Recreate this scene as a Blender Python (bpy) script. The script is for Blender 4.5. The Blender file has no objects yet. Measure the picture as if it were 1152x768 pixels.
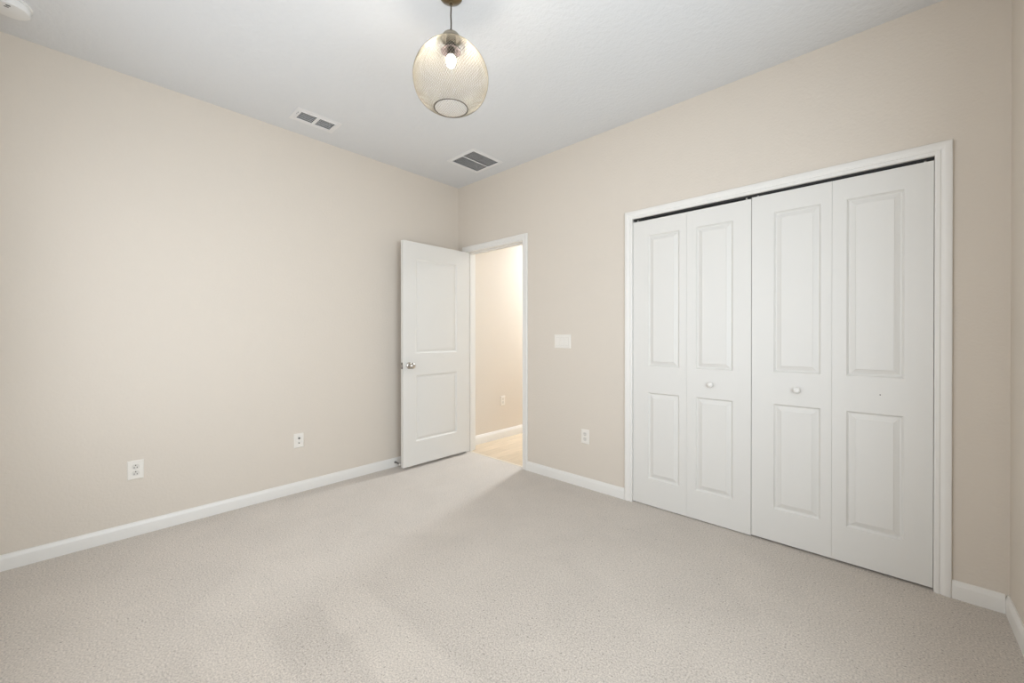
import bpy, math, random
from math import pi, sin, cos, radians
from mathutils import Vector, Matrix

random.seed(7)
S = bpy.context.scene
COL = S.collection

# ------------------------------------------------------------------ camera
# room frame: left wall x=0, closet wall y=0 (room at y<0), carpet z=0, metres
cam_d = bpy.data.cameras.new('camera')
cam = bpy.data.objects.new('camera', cam_d)
COL.objects.link(cam)
cam_d.sensor_fit = 'HORIZONTAL'
cam_d.sensor_width = 36.0
cam_d.lens = 453.3927 / 1152 * 36.0
cam_d.shift_y = -4.6434 / 1152
cam_d.clip_start = 0.02
yaw, pitch, roll = 0.7495454, -0.00330963, -0.0002637
fw = Vector((-sin(yaw) * cos(pitch), cos(yaw) * cos(pitch), sin(pitch)))
rt = Vector((cos(yaw), sin(yaw), 0))
up = rt.cross(fw)
r2 = rt * cos(roll) + up * sin(roll)
u2 = up * cos(roll) - rt * sin(roll)
m = Matrix((r2, u2, -fw)).transposed().to_4x4()
m.translation = (3.30090, -2.72130, 1.19461)
cam.matrix_world = m
S.camera = cam

# ------------------------------------------------------------------ exposure, world, large lights
S.view_settings.view_transform = 'Standard'
S.view_settings.look = 'None'
S.view_settings.gamma = 1.0
S.view_settings.use_curve_mapping = False
S.view_settings.exposure = 0.145
S.cycles.max_bounces = 14
S.cycles.diffuse_bounces = 10
S.cycles.caustics_reflective = False
S.cycles.caustics_refractive = False
S.cycles.sample_clamp_indirect = 8.0
S.cycles.use_denoising = True

BULB = 330.0          # emission of the pendant bulb
HALL = 225.0          # hall ceiling lamp
WIN_RIGHT = 71.0     # daylight through the window of the right wall
FILL_FRONT = 42.0     # fill light through the added window behind the camera

w = bpy.data.worlds.new('sky')
S.world = w
w.use_nodes = True
nt = w.node_tree
bg = nt.nodes['Background']
bg.inputs['Color'].default_value = (0.75, 0.86, 1.0, 1)
bg.inputs['Strength'].default_value = 0.3


def area(name, loc, rot, sx, sy, power, color):
    d = bpy.data.lights.new(name, 'AREA')
    d.shape = 'RECTANGLE'
    d.size, d.size_y = sx, sy
    d.energy = power
    d.color = color
    o = bpy.data.objects.new(name, d)
    o.location = loc
    o.rotation_euler = rot
    COL.objects.link(o)
    return o


# window openings, both out of the frame: in the right wall (y0, y1, z0, z1) and one added for its light in the wall behind the camera (x0, x1, z0, z1)
RW = (-3.00, -1.00, 0.62, 2.10)
FW = (0.58, 3.00, 0.66, 2.10)
# daylight just outside the right window, fill light outside the added front one
area('daylight_right', (3.95, (RW[0] + RW[1]) / 2, (RW[2] + RW[3]) / 2), (0, radians(90), 0), RW[3] - RW[2], RW[1] - RW[0], WIN_RIGHT, (0.84, 0.925, 1.0))
area('fill_front', ((FW[0] + FW[1]) / 2, -3.40, (FW[2] + FW[3]) / 2), (radians(90), 0, 0), FW[1] - FW[0], FW[3] - FW[2], FILL_FRONT, (0.94, 0.965, 1.0))

# ------------------------------------------------------------------ materials


def mat(name, rgb, rough=0.6, metal=0.0, spec=0.5):
    mt = bpy.data.materials.new(name)
    mt.use_nodes = True
    b = mt.node_tree.nodes['Principled BSDF']
    b.inputs['Base Color'].default_value = (*rgb, 1)
    b.inputs['Roughness'].default_value = rough
    b.inputs['Metallic'].default_value = metal
    b.inputs['Specular IOR Level'].default_value = spec
    return mt


def N(mt, kind, **kw):
    n = mt.node_tree.nodes.new(kind)
    for k, v in kw.items():
        setattr(n, k, v)
    return n


def L(mt, a, b):
    mt.node_tree.links.new(a, b)


def objcoord(mt):
    return N(mt, 'ShaderNodeTexCoord').outputs['Object']


def bumped(mt, scale, dist, detail=2.0, strength=1.0, coord=None):
    """fine plaster / paint texture"""
    b = mt.node_tree.nodes['Principled BSDF']
    t = N(mt, 'ShaderNodeTexNoise')
    t.inputs['Scale'].default_value = scale
    t.inputs['Detail'].default_value = detail
    L(mt, coord or objcoord(mt), t.inputs['Vector'])
    bp = N(mt, 'ShaderNodeBump')
    bp.inputs['Strength'].default_value = strength
    bp.inputs['Distance'].default_value = dist
    L(mt, t.outputs['Fac'], bp.inputs['Height'])
    L(mt, bp.outputs['Normal'], b.inputs['Normal'])
    return mt


WALL = bumped(mat('wall_paint', (0.620, 0.565, 0.497), 0.75, 0, 0.3), 70, 0.0012, 2)
CEIL = bumped(mat('ceiling_paint', (0.665, 0.675, 0.685), 0.85, 0, 0.2), 45, 0.0030, 3)
TRIM = mat('white_trim_paint', (0.715, 0.70, 0.67), 0.38, 0, 0.45)
DOORP = bumped(mat('white_door_paint', (0.66, 0.648, 0.618), 0.42, 0, 0.45), 160, 0.0002, 2)
PLATE = mat('white_plastic', (0.73, 0.70, 0.65), 0.35)
PLATE_IN = mat('white_plastic_insert', (0.62, 0.595, 0.55), 0.3)
DARK = mat('dark_slot', (0.03, 0.03, 0.03), 0.6)
SLOTG = mat('grey_slot', (0.25, 0.24, 0.22), 0.6)
VENTW = mat('vent_enamel', (0.725, 0.725, 0.725), 0.5)
DUCT = mat('duct_liner', (0.05, 0.05, 0.05), 0.9)
NICKEL = mat('satin_nickel', (0.52, 0.49, 0.45), 0.28, 1.0)
STEEL = mat('dark_steel', (0.22, 0.21, 0.20), 0.4, 1.0)
TRACKM = mat('shaded_track_metal', (0.03, 0.03, 0.03), 0.5, 0.6)  # shade of the gap over the closet doors put into the colour
BRASS = mat('antique_brass', (0.20, 0.150, 0.085), 0.25, 1.0)
AGED = mat('aged_metal', (0.42, 0.38, 0.31), 0.35, 1.0)
CORDM = mat('brown_cord', (0.075, 0.060, 0.045), 0.7)
MESHM = mat('champagne_mesh', (0.27, 0.24, 0.185), 0.5, 0.3)
RIMM = mat('dark_bronze_ring', (0.10, 0.085, 0.07), 0.5, 0.7)
SOCKET = mat('socket_shell', (0.014, 0.010, 0.010), 0.8, 0, 0.1)
SOCKD = mat('socket_cup', (0.12, 0.09, 0.06), 0.45, 0.7)
RUBBER = mat('white_rubber', (0.75, 0.74, 0.72), 0.7)
SMOKEW = mat('detector_plastic', (0.74, 0.74, 0.73), 0.5)
STRIPM = mat('threshold_strip', (0.62, 0.55, 0.45), 0.5)


def emitter(name, rgb, s):
    mt = bpy.data.materials.new(name)
    mt.use_nodes = True
    t = mt.node_tree
    t.nodes.remove(t.nodes['Principled BSDF'])
    e = t.nodes.new('ShaderNodeEmission')
    e.inputs['Color'].default_value = (*rgb, 1)
    e.inputs['Strength'].default_value = s
    t.links.new(e.outputs[0], t.nodes['Material Output'].inputs['Surface'])
    return mt


def pane_glass():
    mt = bpy.data.materials.new('window_glass')
    mt.use_nodes = True
    t = mt.node_tree
    t.nodes.remove(t.nodes['Principled BSDF'])
    a = t.nodes.new('ShaderNodeBsdfTransparent')
    g = t.nodes.new('ShaderNodeBsdfGlossy')
    g.inputs['Roughness'].default_value = 0.02
    f = t.nodes.new('ShaderNodeMixShader')
    f.inputs[0].default_value = 0.06
    t.links.new(a.outputs[0], f.inputs[1])
    t.links.new(g.outputs[0], f.inputs[2])
    t.links.new(f.outputs[0], t.nodes['Material Output'].inputs['Surface'])
    return mt


def mathn(mt, op, a, b=None, c=None):
    n = N(mt, 'ShaderNodeMath', operation=op)
    for i, v in enumerate((a, b, c)):
        if v is None:
            continue
        if isinstance(v, (int, float)):
            n.inputs[i].default_value = v
        else:
            L(mt, v, n.inputs[i])
    return n.outputs[0]


def smooth(mt, v, lo, hi):
    n = N(mt, 'ShaderNodeMapRange', interpolation_type='SMOOTHSTEP')
    L(mt, v, n.inputs['Value'])
    n.inputs['From Min'].default_value = lo
    n.inputs['From Max'].default_value = hi
    return n.outputs['Result']


def carpet():
    mt = mat('cut_pile_carpet', (0.5, 0.46, 0.41), 0.95, 0, 0.1)
    b = mt.node_tree.nodes['Principled BSDF']
    co = objcoord(mt)
    sep = N(mt, 'ShaderNodeSeparateXYZ')
    L(mt, co, sep.inputs[0])
    X, Y = sep.outputs['X'], sep.outputs['Y']
    # tufts
    tuft = N(mt, 'ShaderNodeTexNoise')
    tuft.inputs['Scale'].default_value = 150
    tuft.inputs['Detail'].default_value = 3
    tuft.inputs['Roughness'].default_value = 0.65
    L(mt, co, tuft.inputs['Vector'])
    fl = N(mt, 'ShaderNodeTexNoise')
    fl.inputs['Scale'].default_value = 95
    fl.inputs['Detail'].default_value = 2
    L(mt, co, fl.inputs['Vector'])
    # broad footprints and brushed patches
    br = N(mt, 'ShaderNodeTexNoise')
    br.inputs['Scale'].default_value = 3.2
    br.inputs['Detail'].default_value = 4
    br.inputs['Roughness'].default_value = 0.55
    br.inputs['Distortion'].default_value = 0.6
    L(mt, co, br.inputs['Vector'])
    # vacuum tracks: strips of pile brushed to and fro, their shading painted into the colour, running away from the left wall
    wob = mathn(mt, 'MULTIPLY', mathn(mt, 'SUBTRACT', br.outputs['Fac'], 0.5), 0.10)
    yy = mathn(mt, 'ADD', mathn(mt, 'ADD', Y, mathn(mt, 'MULTIPLY', X, -0.02)), wob)
    ph = mathn(mt, 'SINE', mathn(mt, 'MULTIPLY', mathn(mt, 'ADD', yy, 2.04), 2 * pi / 0.42))
    tr = smooth(mt, ph, -0.35, 0.35)
    zone = mathn(mt, 'MULTIPLY', smooth(mt, X, 1.30, 1.55), smooth(mt, Y, -1.62, -1.80))
    trk = mathn(mt, 'MULTIPLY', mathn(mt, 'SUBTRACT', tr, 0.5), zone)
    v = mathn(mt, 'ADD', 1.0, mathn(mt, 'MULTIPLY', trk, 0.085))
    v = mathn(mt, 'ADD', v, mathn(mt, 'MULTIPLY', mathn(mt, 'SUBTRACT', br.outputs['Fac'], 0.5), 0.22))
    v = mathn(mt, 'ADD', v, mathn(mt, 'MULTIPLY', mathn(mt, 'SUBTRACT', tuft.outputs['Fac'], 0.5), 1.6))
    fleck = smooth(mt, fl.outputs['Fac'], 0.38, 0.27)
    v = mathn(mt, 'SUBTRACT', v, mathn(mt, 'MULTIPLY', fleck, 0.42))
    mx = N(mt, 'ShaderNodeVectorMath', operation='SCALE')
    mx.inputs[0].default_value = (0.492, 0.441, 0.387)
    b.inputs['Sheen Weight'].default_value = 0.35
    b.inputs['Sheen Roughness'].default_value = 0.45
    b.inputs['Sheen Tint'].default_value = (0.95, 0.97, 1.0, 1)
    L(mt, v, mx.inputs['Scale'])
    L(mt, mx.outputs[0], b.inputs['Base Color'])
    bp = N(mt, 'ShaderNodeBump')
    bp.inputs['Strength'].default_value = 0.5
    bp.inputs['Distance'].default_value = 0.004
    L(mt, tuft.outputs['Fac'], bp.inputs['Height'])
    L(mt, bp.outputs['Normal'], b.inputs['Normal'])
    return mt


def planks():
    mt = mat('oak_laminate', (0.55, 0.42, 0.29), 0.45, 0, 0.4)
    b = mt.node_tree.nodes['Principled BSDF']
    co = objcoord(mt)
    mp = N(mt, 'ShaderNodeMapping')
    mp.inputs['Rotation'].default_value = (0, 0, pi / 2)
    L(mt, co, mp.inputs['Vector'])
    bk = N(mt, 'ShaderNodeTexBrick')
    bk.offset = 0.37
    bk.inputs['Color1'].default_value = (0.58, 0.47, 0.345, 1)
    bk.inputs['Color2'].default_value = (0.50, 0.40, 0.285, 1)
    bk.inputs['Mortar'].default_value = (0.40, 0.32, 0.24, 1)
    bk.inputs['Scale'].default_value = 1
    bk.inputs['Mortar Size'].default_value = 0.0015
    bk.inputs['Brick Width'].default_value = 0.9
    bk.inputs['Row Height'].default_value = 0.125
    L(mt, mp.outputs[0], bk.inputs['Vector'])
    g = N(mt, 'ShaderNodeTexNoise')
    g.inputs['Scale'].default_value = 1
    g.inputs['Detail'].default_value = 5
    m2 = N(mt, 'ShaderNodeMapping')
    m2.inputs['Scale'].default_value = (60, 5, 1)
    L(mt, co, m2.inputs['Vector'])
    L(mt, m2.outputs[0], g.inputs['Vector'])
    mix = N(mt, 'ShaderNodeVectorMath', operation='SCALE')
    L(mt, bk.outputs['Color'], mix.inputs[0])
    L(mt, mathn(mt, 'ADD', 0.75, mathn(mt, 'MULTIPLY', g.outputs['Fac'], 0.5)), mix.inputs['Scale'])
    L(mt, mix.outputs[0], b.inputs['Base Color'])
    return mt


CARPET = carpet()
PLANK = planks()

# ------------------------------------------------------------------ mesh helpers


class MB:
    def __init__(s):
        s.v, s.f = [], []

    def add(s, vs, fs):
        o = len(s.v)
        s.v += [tuple(x) for x in vs]
        s.f += [tuple(i + o for i in q) for q in fs]
        return s

    def box(s, a, b, M=None):
        x0, y0, z0 = a
        x1, y1, z1 = b
        vs = [(x0, y0, z0), (x1, y0, z0), (x1, y1, z0), (x0, y1, z0), (x0, y0, z1), (x1, y0, z1), (x1, y1, z1), (x0, y1, z1)]
        if M:
            vs = [M @ Vector(q) for q in vs]
        return s.add(vs, [(0, 3, 2, 1), (4, 5, 6, 7), (0, 1, 5, 4), (1, 2, 6, 5), (2, 3, 7, 6), (3, 0, 4, 7)])

    def lathe(s, prof, n=32, M=None, cap=True):
        """prof: (radius, z) pairs revolved about z"""
        vs, fs = [], []
        for r, z in prof:
            for k in range(n):
                a = 2 * pi * k / n
                vs.append((r * cos(a), r * sin(a), z))
        for i in range(len(prof) - 1):
            for k in range(n):
                k2 = (k + 1) % n
                fs.append((i * n + k, i * n + k2, (i + 1) * n + k2, (i + 1) * n + k))
        if cap:
            fs.append(tuple(range(n))[::-1])
            fs.append(tuple(range((len(prof) - 1) * n, len(prof) * n)))
        if M:
            vs = [M @ Vector(q) for q in vs]
        return s.add(vs, fs)

    def tube(s, pts, r, n=10, closed=False):
        pts = [Vector(q) for q in pts]
        vs, fs = [], []
        m_ = len(pts)
        prev = None
        for i, q in enumerate(pts):
            if closed:
                t = pts[(i + 1) % m_] - pts[i - 1]
            else:
                t = pts[min(i + 1, m_ - 1)] - pts[max(i - 1, 0)]
            t.normalize()
            if prev is None:
                a = Vector((0, 0, 1)) if abs(t.z) < 0.9 else Vector((1, 0, 0))
                u = t.cross(a).normalized()
            else:
                u = (prev - t * prev.dot(t)).normalized()
            prev = u
            v = t.cross(u)
            for k in range(n):
                an = 2 * pi * k / n
                vs.append(q + u * (r * cos(an)) + v * (r * sin(an)))
        for i in range(m_ if closed else m_ - 1):
            j = (i + 1) % m_
            for k in range(n):
                k2 = (k + 1) % n
                fs.append((i * n + k, i * n + k2, j * n + k2, j * n + k))
        if not closed:
            fs.append(tuple(range(n))[::-1])
            fs.append(tuple(range((m_ - 1) * n, m_ * n)))
        return s.add(vs, fs)

    def sweep(s, frames, prof):
        """frames: list of (origin, axis_u, axis_v); prof: closed (u, v) outline, joined frame to frame"""
        vs, fs = [], []
        n = len(prof)
        for o, u, v in frames:
            for a, b in prof:
                vs.append(Vector(o) + Vector(u) * a + Vector(v) * b)
        for i in range(len(frames) - 1):
            for k in range(n):
                k2 = (k + 1) % n
                fs.append((i * n + k, i * n + k2, (i + 1) * n + k2, (i + 1) * n + k))
        fs.append(tuple(range(n))[::-1])
        fs.append(tuple(range((len(frames) - 1) * n, len(frames) * n)))
        return s.add(vs, fs)

    def build(s, name, material, parent=None, smooth_angle=None, bevel=0, loc=None):
        me = bpy.data.meshes.new(name)
        me.from_pydata(s.v, [], s.f)
        me.validate()
        import bmesh
        bm = bmesh.new()
        bm.from_mesh(me)
        bmesh.ops.recalc_face_normals(bm, faces=bm.faces)
        bm.to_mesh(me)
        bm.free()
        me.materials.append(material)
        o = bpy.data.objects.new(name, me)
        COL.objects.link(o)
        if parent:
            o.parent = parent
        if loc:
            o.location = loc
        if bevel:
            bv = o.modifiers.new('bevel', 'BEVEL')
            bv.width = bevel
            bv.segments = 2
            bv.limit_method = 'ANGLE'
        if smooth_angle:
            me.polygons.foreach_set('use_smooth', [True] * len(me.polygons))
            me.set_sharp_from_angle(angle=radians(smooth_angle))
        return o


def tag(o, label, cat, group=None, kind=None):
    o['label'] = label
    o['category'] = cat
    if group:
        o['group'] = group
    if kind:
        o['kind'] = kind
    return o


def empty(name, loc, rot=(0, 0, 0)):
    o = bpy.data.objects.new(name, None)
    o.empty_display_size = 0.05
    o.location = loc
    o.rotation_euler = rot
    COL.objects.link(o)
    return o


def struct(o, label, cat):
    return tag(o, label, cat, kind='structure')


# ------------------------------------------------------------------ room shell
W, D, H = 3.689, -3.13, 2.743          # right wall, front wall, ceiling
T = 0.115                              # wall thickness
DX0, DX1, DZ = 0.131, 0.896, 2.050     # doorway between jambs
CX0, CX1, CZ = 1.957, 3.462, 2.034     # closet opening between jambs
J = 0.018                              # jamb board
HALL_END, HALL_X0, HALL_X1 = 3.6, -0.015, 1.25


def cells(mb, xs, ys, z0, z1, holes):
    xs, ys = sorted(set(xs)), sorted(set(ys))
    for i in range(len(xs) - 1):
        for j in range(len(ys) - 1):
            cx, cy = (xs[i] + xs[i + 1]) / 2, (ys[j] + ys[j + 1]) / 2
            if any(a < cx < b and c < cy < d for a, b, c, d in holes):
                continue
            mb.box((xs[i], ys[j], z0), (xs[i + 1], ys[j + 1], z1))


# carpet, running a little under the door and through the closet
mb = MB()
mb.box((0, D, -0.02), (W, 0, 0))
mb.box((DX0, 0, -0.02), (DX1, 0.030, 0))
mb.box((CX0, 0, -0.02), (CX1, T, 0))
mb.box((CX0 - 0.15, T, -0.02), (CX1 + 0.15, 0.72, 0))
struct(mb.build('floor', CARPET), 'pale beige cut-pile carpet covering the whole room', 'floor')
mb = MB().box((HALL_X0, 0.050, -0.03), (HALL_X1, HALL_END, -0.004))
struct(mb.build('floor_hall', PLANK), 'light oak plank floor in the hall beyond the doorway', 'floor')

VENT1 = (0.226, 0.345, -1.676, -1.438)
VENT2 = (0.480, 0.774, -0.478, -0.172)
mb = MB()
cells(mb, [-T, W + T, VENT1[0], VENT1[1], VENT2[0], VENT2[1]], [D - T, 0.75, VENT1[2], VENT1[3], VENT2[2], VENT2[3]], H, H + 0.10, [VENT1, VENT2])
struct(mb.build('ceiling', CEIL), 'white textured ceiling of the bedroom', 'ceiling')
mb = MB().box((HALL_X0 - T, 0.75, H), (HALL_X1 + T, HALL_END + T, H + 0.10))
struct(mb.build('ceiling_hall', CEIL), 'white ceiling of the hall', 'ceiling')

mb = MB().box((-T, D - T, -0.02), (0, 0, H))
struct(mb.build('wall_left', WALL), 'long plain beige wall on the left with two outlet plates', 'wall')

mb = MB()
mb.box((-T, 0, -0.02), (DX0 - J, T, H))
mb.box((DX0 - J, 0, DZ + J), (DX1 + J, T, H))
mb.box((DX1 + J, 0, -0.02), (CX0 - J, T, H))
mb.box((CX0 - J, 0, CZ + J), (CX1 + J, T, H))
mb.box((CX1 + J, 0, -0.02), (W + T, T, H))
struct(mb.build('wall_back', WALL), 'beige wall with the doorway and the closet', 'wall')

# right wall with a window behind the camera
mb = MB()
mb.box((W, D - T, -0.02), (W + T, RW[0], H))
mb.box((W, RW[1], -0.02), (W + T, 0, H))
mb.box((W, RW[0], -0.02), (W + T, RW[1], RW[2]))
mb.box((W, RW[0], RW[3]), (W + T, RW[1], H))
struct(mb.build('wall_right', WALL), 'beige wall at the right edge of the picture', 'wall')
mb = MB()
mb.box((0, D - T, -0.02), (FW[0], D, H))
mb.box((FW[1], D - T, -0.02), (W, D, H))
mb.box((FW[0], D - T, -0.02), (FW[1], D, FW[2]))
mb.box((FW[0], D - T, FW[3]), (FW[1], D, H))
struct(mb.build('wall_front', WALL), 'beige wall behind the camera with an added window', 'wall')

GLASS = pane_glass()


def window(name, a0, a1, z0, z1, place, label):
    """sash window; place maps (along, out, z) to room coordinates"""
    root = empty(name, place(a0, 0, z0))
    inv = Vector(root.location)

    def bx(m_, a, b):
        p, q = place(*a), place(*b)
        lo = tuple(min(p[i], q[i]) - inv[i] for i in range(3))
        hi = tuple(max(p[i], q[i]) - inv[i] for i in range(3))
        m_.box(lo, hi)
    f = MB()
    t = 0.045
    bx(f, (a0, 0.03, z0), (a0 + t, 0.09, z1))
    bx(f, (a1 - t, 0.03, z0), (a1, 0.09, z1))
    bx(f, (a0 + t, 0.03, z0), (a1 - t, 0.09, z0 + t))
    bx(f, (a0 + t, 0.03, z1 - t), (a1 - t, 0.09, z1))
    zm = (z0 + z1) / 2
    bx(f, (a0 + t, 0.04, zm - 0.02), (a1 - t, 0.08, zm + 0.02))
    f.build('window_frame', TRIM, root)
    for za, zb in ((z0 + t, zm - 0.02), (zm + 0.02, z1 - t)):
        g = MB()
        bx(g, (a0 + t, 0.058, za), (a1 - t, 0.062, zb))
        g.build('pane', GLASS, root)
    s_ = MB()
    bx(s_, (a0 + 0.0, -0.03, z0 - 0.001), (a1 - 0.0, 0.03, z0 + 0.018))
    s_.build('window_sill', TRIM, root)
    struct(root, label, 'window')


window('window_1', RW[0], RW[1], RW[2], RW[3], lambda a, o, z: (W + o, a, z), 'white sash window in the right wall')
window('added_window', FW[0], FW[1], FW[2], FW[3], lambda a, o, z: (a, D - o, z), 'unseen white sash window added behind the camera for its light')  # added opening, placed and sized to brighten the room

# hall shell
mb = MB().box((HALL_X0 - T, T, -0.03), (HALL_X0, HALL_END + T, H))
struct(mb.build('wall_hall', WALL), 'warmly lit beige hall wall seen through the open doorway', 'wall')
mb = MB()
mb.box((HALL_X1, T, -0.03), (HALL_X1 + T, HALL_END, H))
mb.box((HALL_X0, HALL_END, -0.03), (HALL_X1 + T, HALL_END + T, H))
struct(mb.build('wall_hall_far', WALL), 'far walls of the hall out of sight', 'wall')
# closet shell
mb = MB()
mb.box((CX0 - 0.25, T, -0.02), (CX0 - 0.15, 0.72, H))
mb.box((CX1 + 0.15, T, -0.02), (CX1 + 0.25, 0.72, H))
mb.box((CX0 - 0.25, 0.72, -0.02), (CX1 + 0.25, 0.75, H))
struct(mb.build('wall_closet', WALL), 'inside walls of the closet behind the folding doors', 'wall')

# ------------------------------------------------------------------ trim
CASING = [(0, 0), (0, 0.0085), (0.003, 0.0105), (0.017, 0.0115), (0.020, 0.0085), (0.026, 0.0105), (0.033, 0.0145), (0.037, 0.0155),
          (0.052, 0.0155), (0.055, 0.0145), (0.057, 0.0120), (0.057, 0)]


def casing(mb_, x0, x1, zt, yf, sgn, zb=0.0):
    """mitred casing round an opening; sgn -1 = towards the room"""
    n = (0, sgn, 0)
    mb_.sweep([((x0, yf, zb), (-1, 0, 0), n), ((x0, yf, zt), (-1, 0, 1), n), ((x1, yf, zt), (1, 0, 1), n), ((x1, yf, zb), (1, 0, 0), n)], CASING)


def jambs(x0, x1, zt, y0=0.0, y1=T):
    mb_ = MB()
    mb_.box((x0 - J, y0, 0), (x0, y1, zt + J))
    mb_.box((x1, y0, 0), (x1 + J, y1, zt + J))
    mb_.box((x0, y0, zt), (x1, y1, zt + J))
    return mb_


root = empty('trim_1', (DX0, 0, 0))
inv = (-DX0, 0, 0)


def off(mb_, d):
    mb_.v = [(x + d[0], y + d[1], z + d[2]) for x, y, z in mb_.v]
    return mb_


m1 = MB()
casing(m1, DX0 - 0.001, DX1 + 0.008, DZ + 0.003, 0, -1)
off(m1, inv).build('door_casing', TRIM, root, smooth_angle=25)
m1 = jambs(DX0, DX1, DZ, 0.0, T)
# door stop strips
m1.box((DX0, 0.040, 0), (DX0 + 0.010, 0.075, DZ))
m1.box((DX1 - 0.010, 0.040, 0), (DX1, 0.075, DZ))
m1.box((DX0 + 0.010, 0.040, DZ - 0.010), (DX1 - 0.010, 0.075, DZ))
off(m1, inv).build('jamb', TRIM, root, bevel=0.001)
m1 = MB().box((DX1 - 0.0018, 0.008, 0.897), (DX1 + 0.0006, 0.034, 0.957))
off(m1, inv).build('strike_plate', NICKEL, root)['label'] = 'metal strike plate'
m1 = MB()
casing(m1, DX0 - 0.005, DX1 + 0.005, DZ + 0.005, T, 1)
off(m1, inv).build('hall_casing', TRIM, root, smooth_angle=25)
struct(root, 'white casing and jamb round the open doorway to the hall', 'door frame')

root = empty('trim_2', (CX0, 0, 0))
inv = (-CX0, 0, 0)
m1 = MB()
casing(m1, CX0, CX1, CZ - 0.001, 0, -1)
off(m1, inv).build('closet_casing', TRIM, root, smooth_angle=25)
off(jambs(CX0, CX1, CZ), inv).build('jamb', TRIM, root)
struct(root, 'wide white casing round the double folding closet doors', 'door frame')

m1 = MB().box((DX0, 0.028, -0.004), (DX1, 0.052, 0.0015))
struct(m1.build('trim_3', STRIPM, bevel=0.001), 'thin pale strip where the carpet meets the hall planks', 'threshold')

BASE = [(0, 0), (0.0135, 0), (0.0135, 0.056), (0.012, 0.064), (0.0085, 0.070), (0.0070, 0.078), (0.0045, 0.081), (0, 0.081)]


def baseboard(name, a, b, n, label, k=1.0, z=0.0):
    """a, b: floor line ends; n: direction out of the wall"""
    n = Vector(n)
    prof = [(u, v * k) for u, v in BASE]
    mb_ = MB()
    mb_.sweep([((0, 0, 0), n, (0, 0, 1)), (Vector(b) - Vector(a), n, (0, 0, 1))], prof)
    struct(mb_.build(name, TRIM, loc=(a[0], a[1], z), smooth_angle=25), label, 'baseboard')


baseboard('baseboard_left', (0, D, 0), (0, 0, 0), (1, 0, 0), 'white baseboard along the long left wall')
baseboard('baseboard_back', (0.0136, 0, 0), (DX0 - 0.059, 0, 0), (0, -1, 0), 'short white baseboard stub behind the open door')
baseboard('baseboard_middle', (DX1 + 0.0652, 0, 0), (CX0 - 0.0573, 0, 0), (0, -1, 0), 'white baseboard between the doorway and the closet')
baseboard('baseboard_corner', (CX1 + 0.0573, 0, 0), (W - 0.0136, 0, 0), (0, -1, 0), 'short white baseboard right of the closet')
baseboard('baseboard_right', (W, 0, 0), (W, D, 0), (-1, 0, 0), 'white baseboard along the right wall')
baseboard('baseboard_front', (0.0136, D, 0), (W - 0.0136, D, 0), (0, 1, 0), 'white baseboard along the wall behind the camera')
baseboard('baseboard_hall', (HALL_X0, T + 0.016, 0), (HALL_X0, HALL_END, 0), (1, 0, 0), 'white baseboard along the hall wall', 1.24, -0.004)

# ------------------------------------------------------------------ panelled doors


def panel_face(mb_, w, z0, z1, y, sgn, panels, prof):
    """moulded face of a leaf: x in 0..w, front at y looking along sgn*y; panels (x0, x1, z0, z1) in one column, low to high"""
    def quad(a, b, c, d):
        mb_.add([(a, y, c), (b, y, c), (b, y, d), (a, y, d)], [(0, 1, 2, 3)])
    px0, px1 = panels[0][0], panels[0][1]
    quad(0, px0, z0, z1)
    quad(px1, w, z0, z1)
    zs = z0
    for a, b, c, d in panels:
        quad(px0, px1, zs, c)
        zs = d
        vs, fs = [], []
        for ins, dep in prof:
            yy = y - sgn * dep
            vs += [(a + ins, yy, c + ins), (b - ins, yy, c + ins), (b - ins, yy, d - ins), (a + ins, yy, d - ins)]
        n = len(prof)
        for i in range(n - 1):
            for k in range(4):
                k2 = (k + 1) % 4
                fs.append((i * 4 + k, i * 4 + k2, (i + 1) * 4 + k2, (i + 1) * 4 + k))
        fs.append(tuple(range((n - 1) * 4, n * 4)))
        mb_.add(vs, fs)
    quad(px0, px1, zs, z1)


def leaf(w, z0, z1, t, panels, prof, both=False):
    mb_ = MB()
    panel_face(mb_, w, z0, z1, 0, -1, panels, prof)
    if both:
        panel_face(mb_, w, z0, z1, t, 1, panels, prof)
    else:
        mb_.add([(0, t, z0), (w, t, z0), (w, t, z1), (0, t, z1)], [(0, 1, 2, 3)])
    mb_.add([(0, 0, z0), (w, 0, z0), (w, t, z0), (0, t, z0), (0, 0, z1), (w, 0, z1), (w, t, z1), (0, t, z1)],
            [(0, 1, 2, 3), (4, 5, 6, 7), (0, 3, 7, 4), (1, 2, 6, 5)])
    return mb_


def weld(o):
    me = o.data
    import bmesh
    bm = bmesh.new()
    bm.from_mesh(me)
    bmesh.ops.remove_doubles(bm, verts=bm.verts, dist=1e-5)
    bmesh.ops.recalc_face_normals(bm, faces=bm.faces)
    bm.to_mesh(me)
    bm.free()


# open hinged door: stands square to the back wall, its hall face (x = 0.174) to the room
# local frame of the leaf: x from the free edge to the hinges, y = thickness, front at y=0
DOOR_PROF = [(0, 0), (0.004, 0.0035), (0.012, 0.0075), (0.018, 0.0080), (0.032, 0.0045), (0.040, 0.0040)]
DW, DT = 0.762, 0.035
DXF = 0.174
DY0 = -0.773                            # free edge
droot = empty('door_1', (DXF, DY0, 0), (0, 0, pi / 2))
o = leaf(DW, 0.026, 2.044, DT, [(0.132, 0.606, 0.240, 0.840), (0.132, 0.606, 1.038, 1.898)], DOOR_PROF, True).build('door_leaf', DOORP, droot)
weld(o)
struct(droot, 'white two-panel door swung open against the left wall', 'door')


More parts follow.
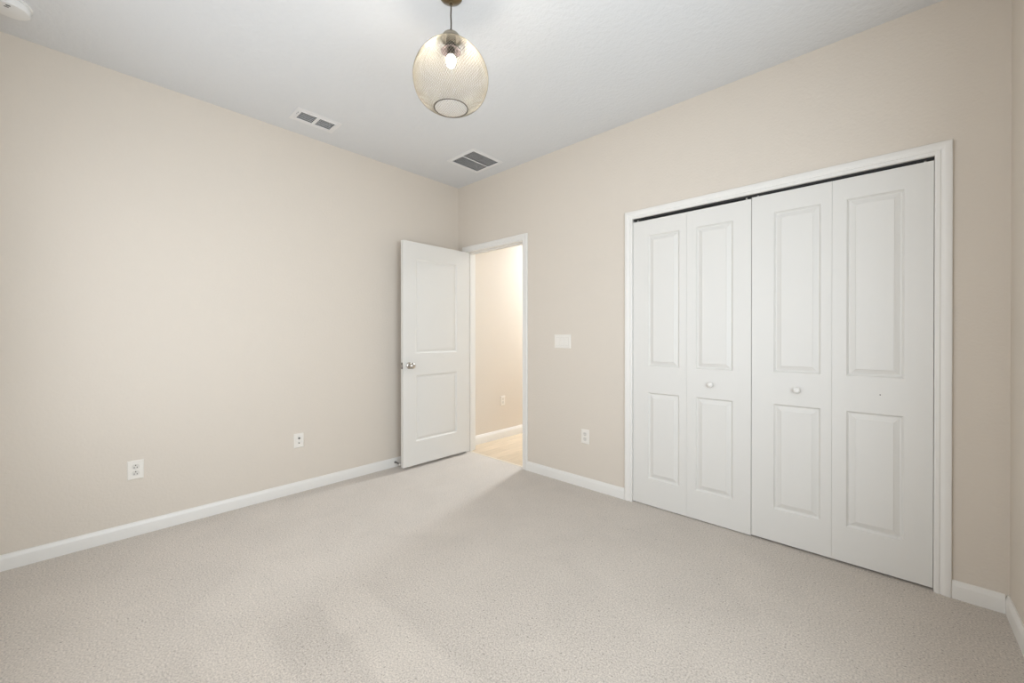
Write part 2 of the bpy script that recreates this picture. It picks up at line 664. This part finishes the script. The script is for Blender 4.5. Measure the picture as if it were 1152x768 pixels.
def round_knob(name, parent, loc, ydir, mtl):
    """knob on a rosette, axis along local y"""
    M_ = Matrix.Translation(loc) @ Matrix.Rotation(radians(90) * ydir, 4, 'X')
    k = MB().lathe([(0.0, 0.0), (0.012, 0.002), (0.011, 0.022), (0.0145, 0.029), (0.0235, 0.035), (0.0272, 0.044), (0.0262, 0.053), (0.020, 0.060), (0.008, 0.0635), (0.0, 0.0640)], 32, M_, False)
    kn = k.build(name, mtl, parent, smooth_angle=50)
    rz = MB().lathe([(0.0, 0.0), (0.0315, 0.0), (0.0315, 0.003), (0.028, 0.007), (0.014, 0.009), (0.0, 0.009)], 32, M_, False)
    rz.build('rosette', mtl, kn, smooth_angle=50)
    kn['label'] = 'round satin nickel door knob'
    return kn


round_knob('door_knob', droot, (0.066, 0.0, 0.931), 1, NICKEL)
round_knob('door_knob', droot, (0.066, DT, 0.931), -1, NICKEL)
lp = MB().box((-0.0012, 0.005, 0.902), (0.001, 0.030, 0.960)).build('latch_plate', STEEL, droot)
lp['label'] = 'metal latch plate in the door edge'
MB().box((-0.010, 0.011, 0.922), (0.0, 0.024, 0.941)).build('latch_bolt', NICKEL, lp)
for hz in (0.340, 1.030, 1.800):
    # hinge leaves lie on the door edge and the jamb; the barrel sits at the pin
    hg = MB()
    hg.lathe([(0.0065, hz - 0.045), (0.0065, hz + 0.045)], 12, Matrix.Translation((DW + 0.006, DT + 0.004, 0)))
    hg.box((DW - 0.0005, 0.006, hz - 0.045), (DW + 0.0012, DT + 0.004, hz + 0.045))
    hg.build('hinge', TRIM, droot, smooth_angle=40)

# bifold closet doors
BI_PROF = [(0, 0), (0.003, 0.0035), (0.009, 0.0105), (0.014, 0.0105), (0.035, 0.0025), (0.0365, 0.0005), (0.040, 0.0005)]
YF = 0.006
LW = (CX1 - CX0) / 4


def bifold(name, x0, z0, dz, wides, knob_leaf, knob_x, knob_z, label):
    root_ = empty(name, (x0, YF, 0))
    for k in range(2):
        g0 = (0.0018 if name == 'door_2' else 0.0014) if k == 0 else 0.0004
        g1 = 0.0004 if k == 0 else (0.0014 if name == 'door_2' else 0.0018)
        wl = LW - g0 - g1
        pa = wides[k] - g0
        pb = pa + 0.216
        lf = leaf(wl, z0, 2.016 + dz, 0.034, [(pa, pb, 0.199 + dz, 0.804 + dz), (pa, pb, 0.987 + dz, 1.907 + dz)], BI_PROF)
        lf = off(lf, (k * LW + g0, 0, 0)).build('door_panel', DOORP, root_)
        weld(lf)
        if k == knob_leaf:
            M_ = Matrix.Translation((knob_x - x0, 0, knob_z)) @ Matrix.Rotation(radians(90), 4, 'X')
            kb = MB().lathe([(0.0, 0), (0.0085, 0.0), (0.0075, 0.008), (0.0095, 0.013), (0.0155, 0.018), (0.0175, 0.023), (0.0155, 0.028), (0.009, 0.0315), (0, 0.0325)], 28, M_, False)
            kb.build('knob', TRIM, lf, smooth_angle=50)
        if name == 'door_3' and k == 1:
            M_ = Matrix.Translation((3.276 - x0, 0.0004, 0.900)) @ Matrix.Rotation(radians(90), 4, 'X')
            MB().lathe([(0.0028, -0.0004), (0.0028, 0.0006)], 12, M_).build('screw_hole', DARK, lf)['label'] = 'small dark screw hole'
    # pivot pins that run up into the track
    for px in (0.030, 2 * LW - 0.030):
        pn = MB().lathe([(0.004, 2.010 + dz), (0.004, 2.029)], 10, Matrix.Translation((px, 0.017, 0)))
        pn.lathe([(0.008, 2.016 + dz), (0.008, 2.020 + dz)], 10, Matrix.Translation((px, 0.017, 0)))
        pn.build('pivot_pin', PLATE, root_)
    struct(root_, label, 'folding door')


bifold('door_2', CX0, 0.006, -0.006, (0.113, 0.060), 1, 2.486, 0.887, 'left pair of white folding closet leaves, nearer the doorway')
bifold('door_3', CX0 + 2 * LW, 0.012, 0.000, (0.113, 0.060), 0, 2.934, 0.894, 'right pair of white folding closet leaves, nearer the right corner')

# track in the closet head, coloured dark for the shaded gap
tk = empty('closet_track', (CX0, 0.023, 2.0225))
c = MB()
wt = CX1 - CX0
c.box((0.001, -0.013, 0.0100), (wt - 0.001, 0.013, 0.0114))
c.box((0.001, -0.013, 0.0), (wt - 0.001, -0.0117, 0.0100))
c.box((0.001, 0.0117, 0.0), (wt - 0.001, 0.013, 0.0100))
c.build('channel', TRACKM, tk)
for bx0 in (0.004, wt - 0.059):
    b_ = MB().box((bx0, -0.010, 0.002), (bx0 + 0.055, 0.010, 0.0095))
    b_.build('pivot_bracket', STEEL, tk, bevel=0.001)
tag(tk, 'metal track above the folding closet doors, coloured dark for the shaded gap', 'door track')

# ------------------------------------------------------------------ wall plates


def rounded_plate(mb_, w_, h_, t_):
    """bevelled cover plate, back at y=0, front at y=-t"""
    e = 0.004
    a, b = w_ / 2, h_ / 2
    vs = []
    for x, z, y in ((a, b, 0), (a, b, -t_ * 0.45), (a - e, b - e, -t_)):
        vs += [(-x, y, -z), (x, y, -z), (x, y, z), (-x, y, z)]
    fs = [(3, 2, 1, 0), (8, 9, 10, 11)]
    for i in (0, 1):
        for k in range(4):
            k2 = (k + 1) % 4
            fs.append((i * 4 + k, i * 4 + k2, i * 4 + 4 + k2, i * 4 + 4 + k))
    mb_.add(vs, fs)


def disc(mb_, x, z, r, y0, y1, n=16):
    mb_.lathe([(r, 0), (r, y1 - y0)], n, Matrix.Translation((x, y1, z)) @ Matrix.Rotation(radians(90), 4, 'X'))


def outlet(loc, rz, label, ground_up, slot, w_=0.072, h_=0.112):
    root_ = empty('electrical_outlet', loc, (0, 0, rz))
    p = MB()
    rounded_plate(p, w_, h_, 0.0055)
    p.build('cover_plate', PLATE, root_)
    for dz in (-0.0195, 0.0195):
        f = MB()
        pts = []
        for k in range(24):
            a = 2 * pi * k / 24
            pts.append((0.0172 * cos(a), max(-0.0140, min(0.0140, 0.0172 * sin(a)))))
        n = len(pts)
        f.add([(x, -0.0050, z + dz) for x, z in pts] + [(x, -0.0068, z + dz) for x, z in pts],
              [tuple(range(n)), tuple(range(n, 2 * n))] + [(k, (k + 1) % n, n + (k + 1) % n, n + k) for k in range(n)])
        r_ = f.build('receptacle', PLATE_IN, root_)
        s_ = MB()
        g = 1 if ground_up else -1
        s_.box((-0.0077, -0.0071, dz - g * 0.0050 - 0.0046), (-0.0051, -0.0066, dz - g * 0.0050 + 0.0046))
        s_.box((0.0051, -0.0071, dz - g * 0.0050 - 0.0039), (0.0077, -0.0066, dz - g * 0.0050 + 0.0039))
        disc(s_, 0, dz + g * 0.0080, 0.0030, -0.0071, -0.0066, 14)
        s_.build('slots', slot, r_)
    s_ = MB()
    disc(s_, 0, 0, 0.0034, -0.0062, -0.0050, 14)
    s_.build('screw', PLATE_IN, root_)
    tag(root_, label, 'outlet')
    return root_


# rz: +90 degrees faces +x (left wall), 0 faces -y (back wall)
outlet((0.0, -2.492, 0.3935), pi / 2, 'white duplex outlet on the left wall, the larger and nearer plate', True, DARK, 0.074, 0.112)
outlet((1.559, 0.0, 0.402), 0, 'white duplex outlet low on the wall below the light switch', False, SLOTG)
outlet((HALL_X0, 0.680, 0.434), pi / 2, 'small white outlet on the hall wall seen through the doorway', False, SLOTG)

jk = empty('jack_plate', (0.0, -1.575, 0.395), (0, 0, pi / 2))
p = MB()
rounded_plate(p, 0.070, 0.110, 0.0055)
p.build('cover_plate', PLATE, jk)
j1 = MB()
disc(j1, 0, 0.0185, 0.0065, -0.013, -0.005, 6)
j1.lathe([(0.0045, 0), (0.0045, 0.004)], 14, Matrix.Translation((0, -0.013, 0.0185)) @ Matrix.Rotation(radians(90), 4, 'X'))
j1.build('upper_jack', STEEL, jk)
j2 = MB()
disc(j2, 0, -0.0185, 0.0045, -0.0095, -0.005, 14)
j2.build('lower_jack', STEEL, jk)
tag(jk, 'white wall plate with two small dark jacks, left wall near the open door', 'wall plate')

sw = empty('light_switch', (1.3395, 0.0, 1.1500), (0, 0, 0))
p = MB()
rounded_plate(p, 0.163, 0.114, 0.0055)
p.build('cover_plate', PLATE, sw)
for dx in (-0.046, 0.0, 0.046):
    fr = MB()
    fr.box((dx - 0.0170, -0.0062, -0.0340), (dx + 0.0170, -0.0050, 0.0340))
    fr.build('switch_frame', PLATE_IN, sw)
    rk = MB()
    a, b, t0, t1, tm = 0.0150, 0.0320, -0.0105, -0.0068, -0.0076
    rk.add([(dx - a, -0.006, -b), (dx + a, -0.006, -b), (dx + a, -0.006, b), (dx - a, -0.006, b),
            (dx - a, t0, -b), (dx + a, t0, -b), (dx + a, tm, 0), (dx - a, tm, 0), (dx + a, t1, b), (dx - a, t1, b)],
           [(0, 1, 2, 3), (4, 5, 6, 7), (7, 6, 8, 9), (0, 1, 5, 4), (3, 2, 8, 9), (1, 2, 8, 6, 5), (0, 3, 9, 7, 4)])
    rk.build('rocker', PLATE, sw)
tag(sw, 'white triple light switch plate on the wall between doorway and closet', 'light switch')

# ------------------------------------------------------------------ ceiling vents


def vent_frame(mb_, fx, fy, holes, flange_t):
    """flange on the ceiling: local z=0 is the ceiling, negative hangs down; stepped edge"""
    xs = [-fx, fx] + [v for h in holes for v in h[:2]]
    ys = [-fy, fy] + [v for h in holes for v in h[2:]]
    cells(mb_, xs, ys, -flange_t, -0.0002, holes)
    e = 0.010
    # raised inner lip round the bank
    x0, x1 = min(h[0] for h in holes), max(h[1] for h in holes)
    y0, y1 = min(h[2] for h in holes), max(h[3] for h in holes)
    z0, z1 = -flange_t - 0.004, -flange_t
    mb_.box((x0 - e, y0 - e, z0), (x1 + e, y0, z1))
    mb_.box((x0 - e, y1, z0), (x1 + e, y1 + e, z1))
    mb_.box((x0 - e, y0, z0), (x0, y1, z1))
    mb_.box((x1, y0, z0), (x1 + e, y1, z1))


def duct_box(mb_, x0, x1, y0, y1, h_):
    t = 0.004
    mb_.box((x0, y0, 0.0005), (x0 + t, y1, h_))
    mb_.box((x1 - t, y0, 0.0005), (x1, y1, h_))
    mb_.box((x0 + t, y0, 0.0005), (x1 - t, y0 + t, h_))
    mb_.box((x0 + t, y1 - t, 0.0005), (x1 - t, y1, h_))
    mb_.box((x0, y0, h_), (x1, y1, h_ + t))


# supply register over the left wall
vx, vy = 0.2915, -1.557
rg = empty('air_register', (vx, vy, H))
bxw = 0.054
holes = [(-bxw, bxw, -0.115, -0.0095), (-bxw, bxw, 0.0125, 0.1160)]
f = MB()
vent_frame(f, 0.095, 0.151, holes, 0.0030)
f.build('frame', VENTW, rg, bevel=0.0008)
for h in holes:
    s_ = MB()
    for k in range(5):
        x = h[0] + (h[1] - h[0]) * (k + 0.5) / 5
        M_ = Matrix.Translation((x, 0, 0.004)) @ Matrix.Rotation(radians(60), 4, 'Y')
        s_.box((-0.0058, h[2] + 0.0005, -0.0006), (0.0058, h[3] - 0.0005, 0.0006), M_)
    s_.build('louvre_bank', VENTW, rg)
d_ = MB()
duct_box(d_, -0.0585, 0.0525, -0.1180, 0.1180, 0.09)
d_.build('duct_box', DUCT, rg)
lv = MB()
lv.box((0.002, -0.1315, -0.0040), (0.036, -0.1285, -0.0030))
lv.build('lever_slot', DARK, rg)
lv = MB()
lv.box((0.018, -0.1325, -0.0100), (0.024, -0.1275, -0.0030))
lv.build('damper_lever', VENTW, rg)
tag(rg, 'slim white ceiling air register with two louvre banks beside the left wall', 'air vent')

# return grille near the corner
gx, gy = 0.6245, -0.3235
gr = empty('return_grille', (gx, gy, H))
hw, hl = 0.1435, 0.149
holes = [(-hw, -0.0055, -hl, hl), (0.0055, hw, -hl, hl)]
f = MB()
vent_frame(f, 0.180, 0.183, holes, 0.0030)
f.build('frame', VENTW, gr, bevel=0.0008)
for h in holes:
    s_ = MB()
    n = 23
    for k in range(n):
        y = h[2] + (h[3] - h[2]) * (k + 0.5) / n
        M_ = Matrix.Translation((0, y, 0.0045)) @ Matrix.Rotation(radians(55), 4, 'X')
        s_.box((h[0] + 0.0003, -0.0046, -0.0005), (h[1] - 0.0003, 0.0046, 0.0005), M_)
    s_.build('louvre_bank', VENTW, gr)
d_ = MB()
duct_box(d_, -0.1440, 0.1490, -0.1540, 0.1510, 0.09)
d_.build('duct_box', DUCT, gr)
tag(gr, 'square grey ceiling return grille near the far corner above the doorway', 'air vent')

# ------------------------------------------------------------------ smoke detector
sd = empty('smoke_detector', (0.320, -2.938, H))
MB().lathe([(0.0, -0.0005), (0.072, -0.0005), (0.072, -0.008), (0.069, -0.010), (0, -0.010)], 48, None, False).build('mounting_base', SMOKEW, sd, smooth_angle=40)
MB().lathe([(0.0, -0.009), (0.064, -0.009), (0.064, -0.012), (0.067, -0.014), (0.066, -0.034), (0.062, -0.040), (0.040, -0.043), (0.0, -0.044)], 48, None, False).build('housing', SMOKEW, sd, smooth_angle=40)
v_ = MB()
for sx_, sy_ in ((0.046, 0.000), (0.032, -0.006)):
    v_.box((sx_ - 0.002, sy_ - 0.007, -0.0445), (sx_ + 0.002, sy_ + 0.007, -0.0415))
v_.build('sounder_slots', DARK, sd)
tag(sd, 'round white smoke detector on the ceiling at the top left corner', 'smoke detector')

# ------------------------------------------------------------------ pendant light
PX, PY = 1.840, -1.560
pl = empty('pendant_light', (PX, PY, H))
Zs = lambda z: z - H                      # world height to local
MB().lathe([(0.0, -0.0005), (0.0515, -0.0005), (0.0515, -0.003), (0.048, -0.007), (0.036, -0.014), (0.022, -0.021), (0.011, -0.026), (0.009, -0.034), (0.0, -0.035)], 48, None, False).build('canopy', BRASS, pl, smooth_angle=40)
pts = [(0.0006 * sin(i * 0.9), 0.0004 * cos(i * 0.7), Zs(2.7085) + (Zs(2.585) - Zs(2.7085)) * i / 12) for i in range(13)]
MB().tube(pts, 0.0034, 10).build('cord', CORDM, pl, smooth_angle=60)
cap = MB()
cap.lathe([(0.0, Zs(2.592)), (0.0065, Zs(2.592)), (0.0075, Zs(2.579)), (0.0, Zs(2.579))], 20, None, False)
cap.build('cord_grip', CORDM, pl, smooth_angle=40)
cap = MB()
cap.lathe([(0.0, Zs(2.580)), (0.012, Zs(2.579)), (0.026, Zs(2.574)), (0.037, Zs(2.566)), (0.0435, Zs(2.556)), (0.0445, Zs(2.546)), (0.0430, Zs(2.545)), (0.041, Zs(2.556)), (0.026, Zs(2.566)), (0.0, Zs(2.570))], 40, None, False)
cap.build('shade_cap', AGED, pl, smooth_angle=40)
sk = MB()
sk.lathe([(0.0, Zs(2.569)), (0.021, Zs(2.566)), (0.022, Zs(2.534)), (0.0205, Zs(2.532)), (0, Zs(2.532))], 32, None, False)
sk.build('socket', SOCKD, pl, smooth_angle=40)
bb = MB()
bb.lathe([(0.0, Zs(2.534)), (0.013, Zs(2.533)), (0.0180, Zs(2.526)), (0.0300, Zs(2.513)), (0.0420, Zs(2.499)), (0.0450, Zs(2.493)), (0.0435, Zs(2.4925)), (0.030, Zs(2.503)), (0.016, Zs(2.508)), (0.015, Zs(2.474)), (0.0, Zs(2.473))], 40, None, False)
bb.build('socket_skirt', SOCKET, pl, smooth_angle=40)
bl = MB()
bl.lathe([(0.0, Zs(2.474)), (0.0130, Zs(2.4735)), (0.0180, Zs(2.467)), (0.0205, Zs(2.456)), (0.0195, Zs(2.443)), (0.0160, Zs(2.432)), (0.0105, Zs(2.424)), (0.004, Zs(2.4205)), (0.0, Zs(2.420))], 24, None, False)
bl.build('bulb', emitter('lit_bulb', (1.0, 0.93, 0.82), BULB), pl, smooth_angle=60)

# globe of expanded metal mesh: diamond cells, top collar to bottom ring
PROF = [(0.0445, 2.546), (0.060, 2.534), (0.080, 2.518), (0.115, 2.488), (0.145, 2.450), (0.163, 2.412), (0.170, 2.376), (0.167, 2.338), (0.154, 2.298), (0.130, 2.266), (0.100, 2.245), (0.075, 2.234)]


def spline(pts_, n):
    """points spaced evenly along a smooth curve through pts_"""
    out = []
    for i in range(len(pts_) - 1):
        p0, p1, p2, p3 = pts_[max(i - 1, 0)], pts_[i], pts_[i + 1], pts_[min(i + 2, len(pts_) - 1)]
        for k in range(20):
            t = k / 20
            out.append(tuple(0.5 * (2 * b + (c - a) * t + (2 * a - 5 * b + 4 * c - d) * t * t + (3 * b - a - 3 * c + d) * t ** 3)
                             for a, b, c, d in zip(p0, p1, p2, p3)))
    out.append(pts_[-1])
    cum = [0]
    for a, b in zip(out, out[1:]):
        cum.append(cum[-1] + math.dist(a, b))
    res, j = [], 0
    for k in range(n + 1):
        q = cum[-1] * k / n
        while j < len(cum) - 2 and cum[j + 1] < q:
            j += 1
        t = (q - cum[j]) / (cum[j + 1] - cum[j])
        res.append(tuple(a + (b - a) * t for a, b in zip(out[j], out[j + 1])))
    return res


NC, NR = 88, 46
rows = spline(PROF, NR)
vs, fs = [], []
for i, (r, z) in enumerate(rows):
    for k in range(NC):
        a = 2 * pi * (k + 0.5 * (i % 2)) / NC
        vs.append((r * cos(a), r * sin(a), Zs(z)))
for i in range(NR - 1):
    for k in range(NC):
        if i % 2 == 0:
            l_, r_ = (k - 1) % NC, k
        else:
            l_, r_ = k, (k + 1) % NC
        fs.append((i * NC + k, (i + 1) * NC + l_, (i + 2) * NC + k, (i + 1) * NC + r_))
me = bpy.data.meshes.new('shade')
me.from_pydata(vs, [], fs)
me.materials.append(MESHM)
sh = bpy.data.objects.new('shade', me)
COL.objects.link(sh)
sh.parent = pl
wf = sh.modifiers.new('strands', 'WIREFRAME')
wf.thickness = 0.0018
wf.use_even_offset = False
wf.use_replace = True
sh['label'] = 'globe of fine champagne metal mesh'


def ring(r, z, tr):
    return MB().tube([(r * cos(2 * pi * k / 64), r * sin(2 * pi * k / 64), z) for k in range(64)], tr, 10, True)


ring(PROF[-1][0], Zs(PROF[-1][1]), 0.0022).build('bottom_ring', RIMM, sh, smooth_angle=80)
ring(PROF[0][0], Zs(PROF[0][1]), 0.0015).build('top_ring', RIMM, sh, smooth_angle=80)
tag(pl, 'lit pendant lamp with a round wire mesh globe hanging from the ceiling', 'pendant lamp')

# ------------------------------------------------------------------ hall ceiling lamp (out of sight, its light falls through the doorway)
hl_ = empty('flush_ceiling_lamp', (0.43, 2.00, H))
MB().lathe([(0.0, -0.0005), (0.222, -0.0005), (0.222, -0.010), (0.217, -0.014), (0.203, -0.014), (0.201, -0.008), (0.0, -0.008)], 40, None, False).build('lamp_base', TRIM, hl_, smooth_angle=40)
MB().lathe([(0.0, -0.0085), (0.2005, -0.0085), (0.2005, -0.0105), (0.0, -0.0115)], 32, None, False).build('lamp_diffuser', emitter('lit_diffuser', (0.86, 0.935, 1.0), HALL), hl_, smooth_angle=60)
tag(hl_, 'round flush lamp on the hall ceiling beyond the doorway', 'ceiling lamp')

# ------------------------------------------------------------------ spring door stop behind the open door
ds = empty('door_stop', (0.0135, -0.757, 0.044), (0, 0, radians(8)))
MB().lathe([(0.0, 0.0), (0.0105, 0.0), (0.0105, 0.003), (0.007, 0.006), (0.0, 0.006)], 20, Matrix.Rotation(radians(90), 4, 'Y'), False).build('stop_base', STEEL, ds, smooth_angle=40)
sp = []
for i in range(12 * 10 + 1):
    t = i / 120
    a = 2 * pi * 10 * t
    r = 0.0065 - 0.0015 * t
    sp.append((0.004 + 0.058 * t, r * cos(a), r * sin(a) - 0.010 * t * t))
MB().tube(sp, 0.0014, 6).build('spring', STEEL, ds, smooth_angle=60)
MB().lathe([(0.0, 0.060), (0.007, 0.060), (0.0085, 0.065), (0.0085, 0.074), (0.006, 0.077), (0.0, 0.077)], 20, Matrix.Translation((0, 0, -0.010)) @ Matrix.Rotation(radians(90), 4, 'Y'), False).build('rubber_tip', RUBBER, ds, smooth_angle=40)
tag(ds, 'small spring door stop on the baseboard behind the open door', 'door stop')
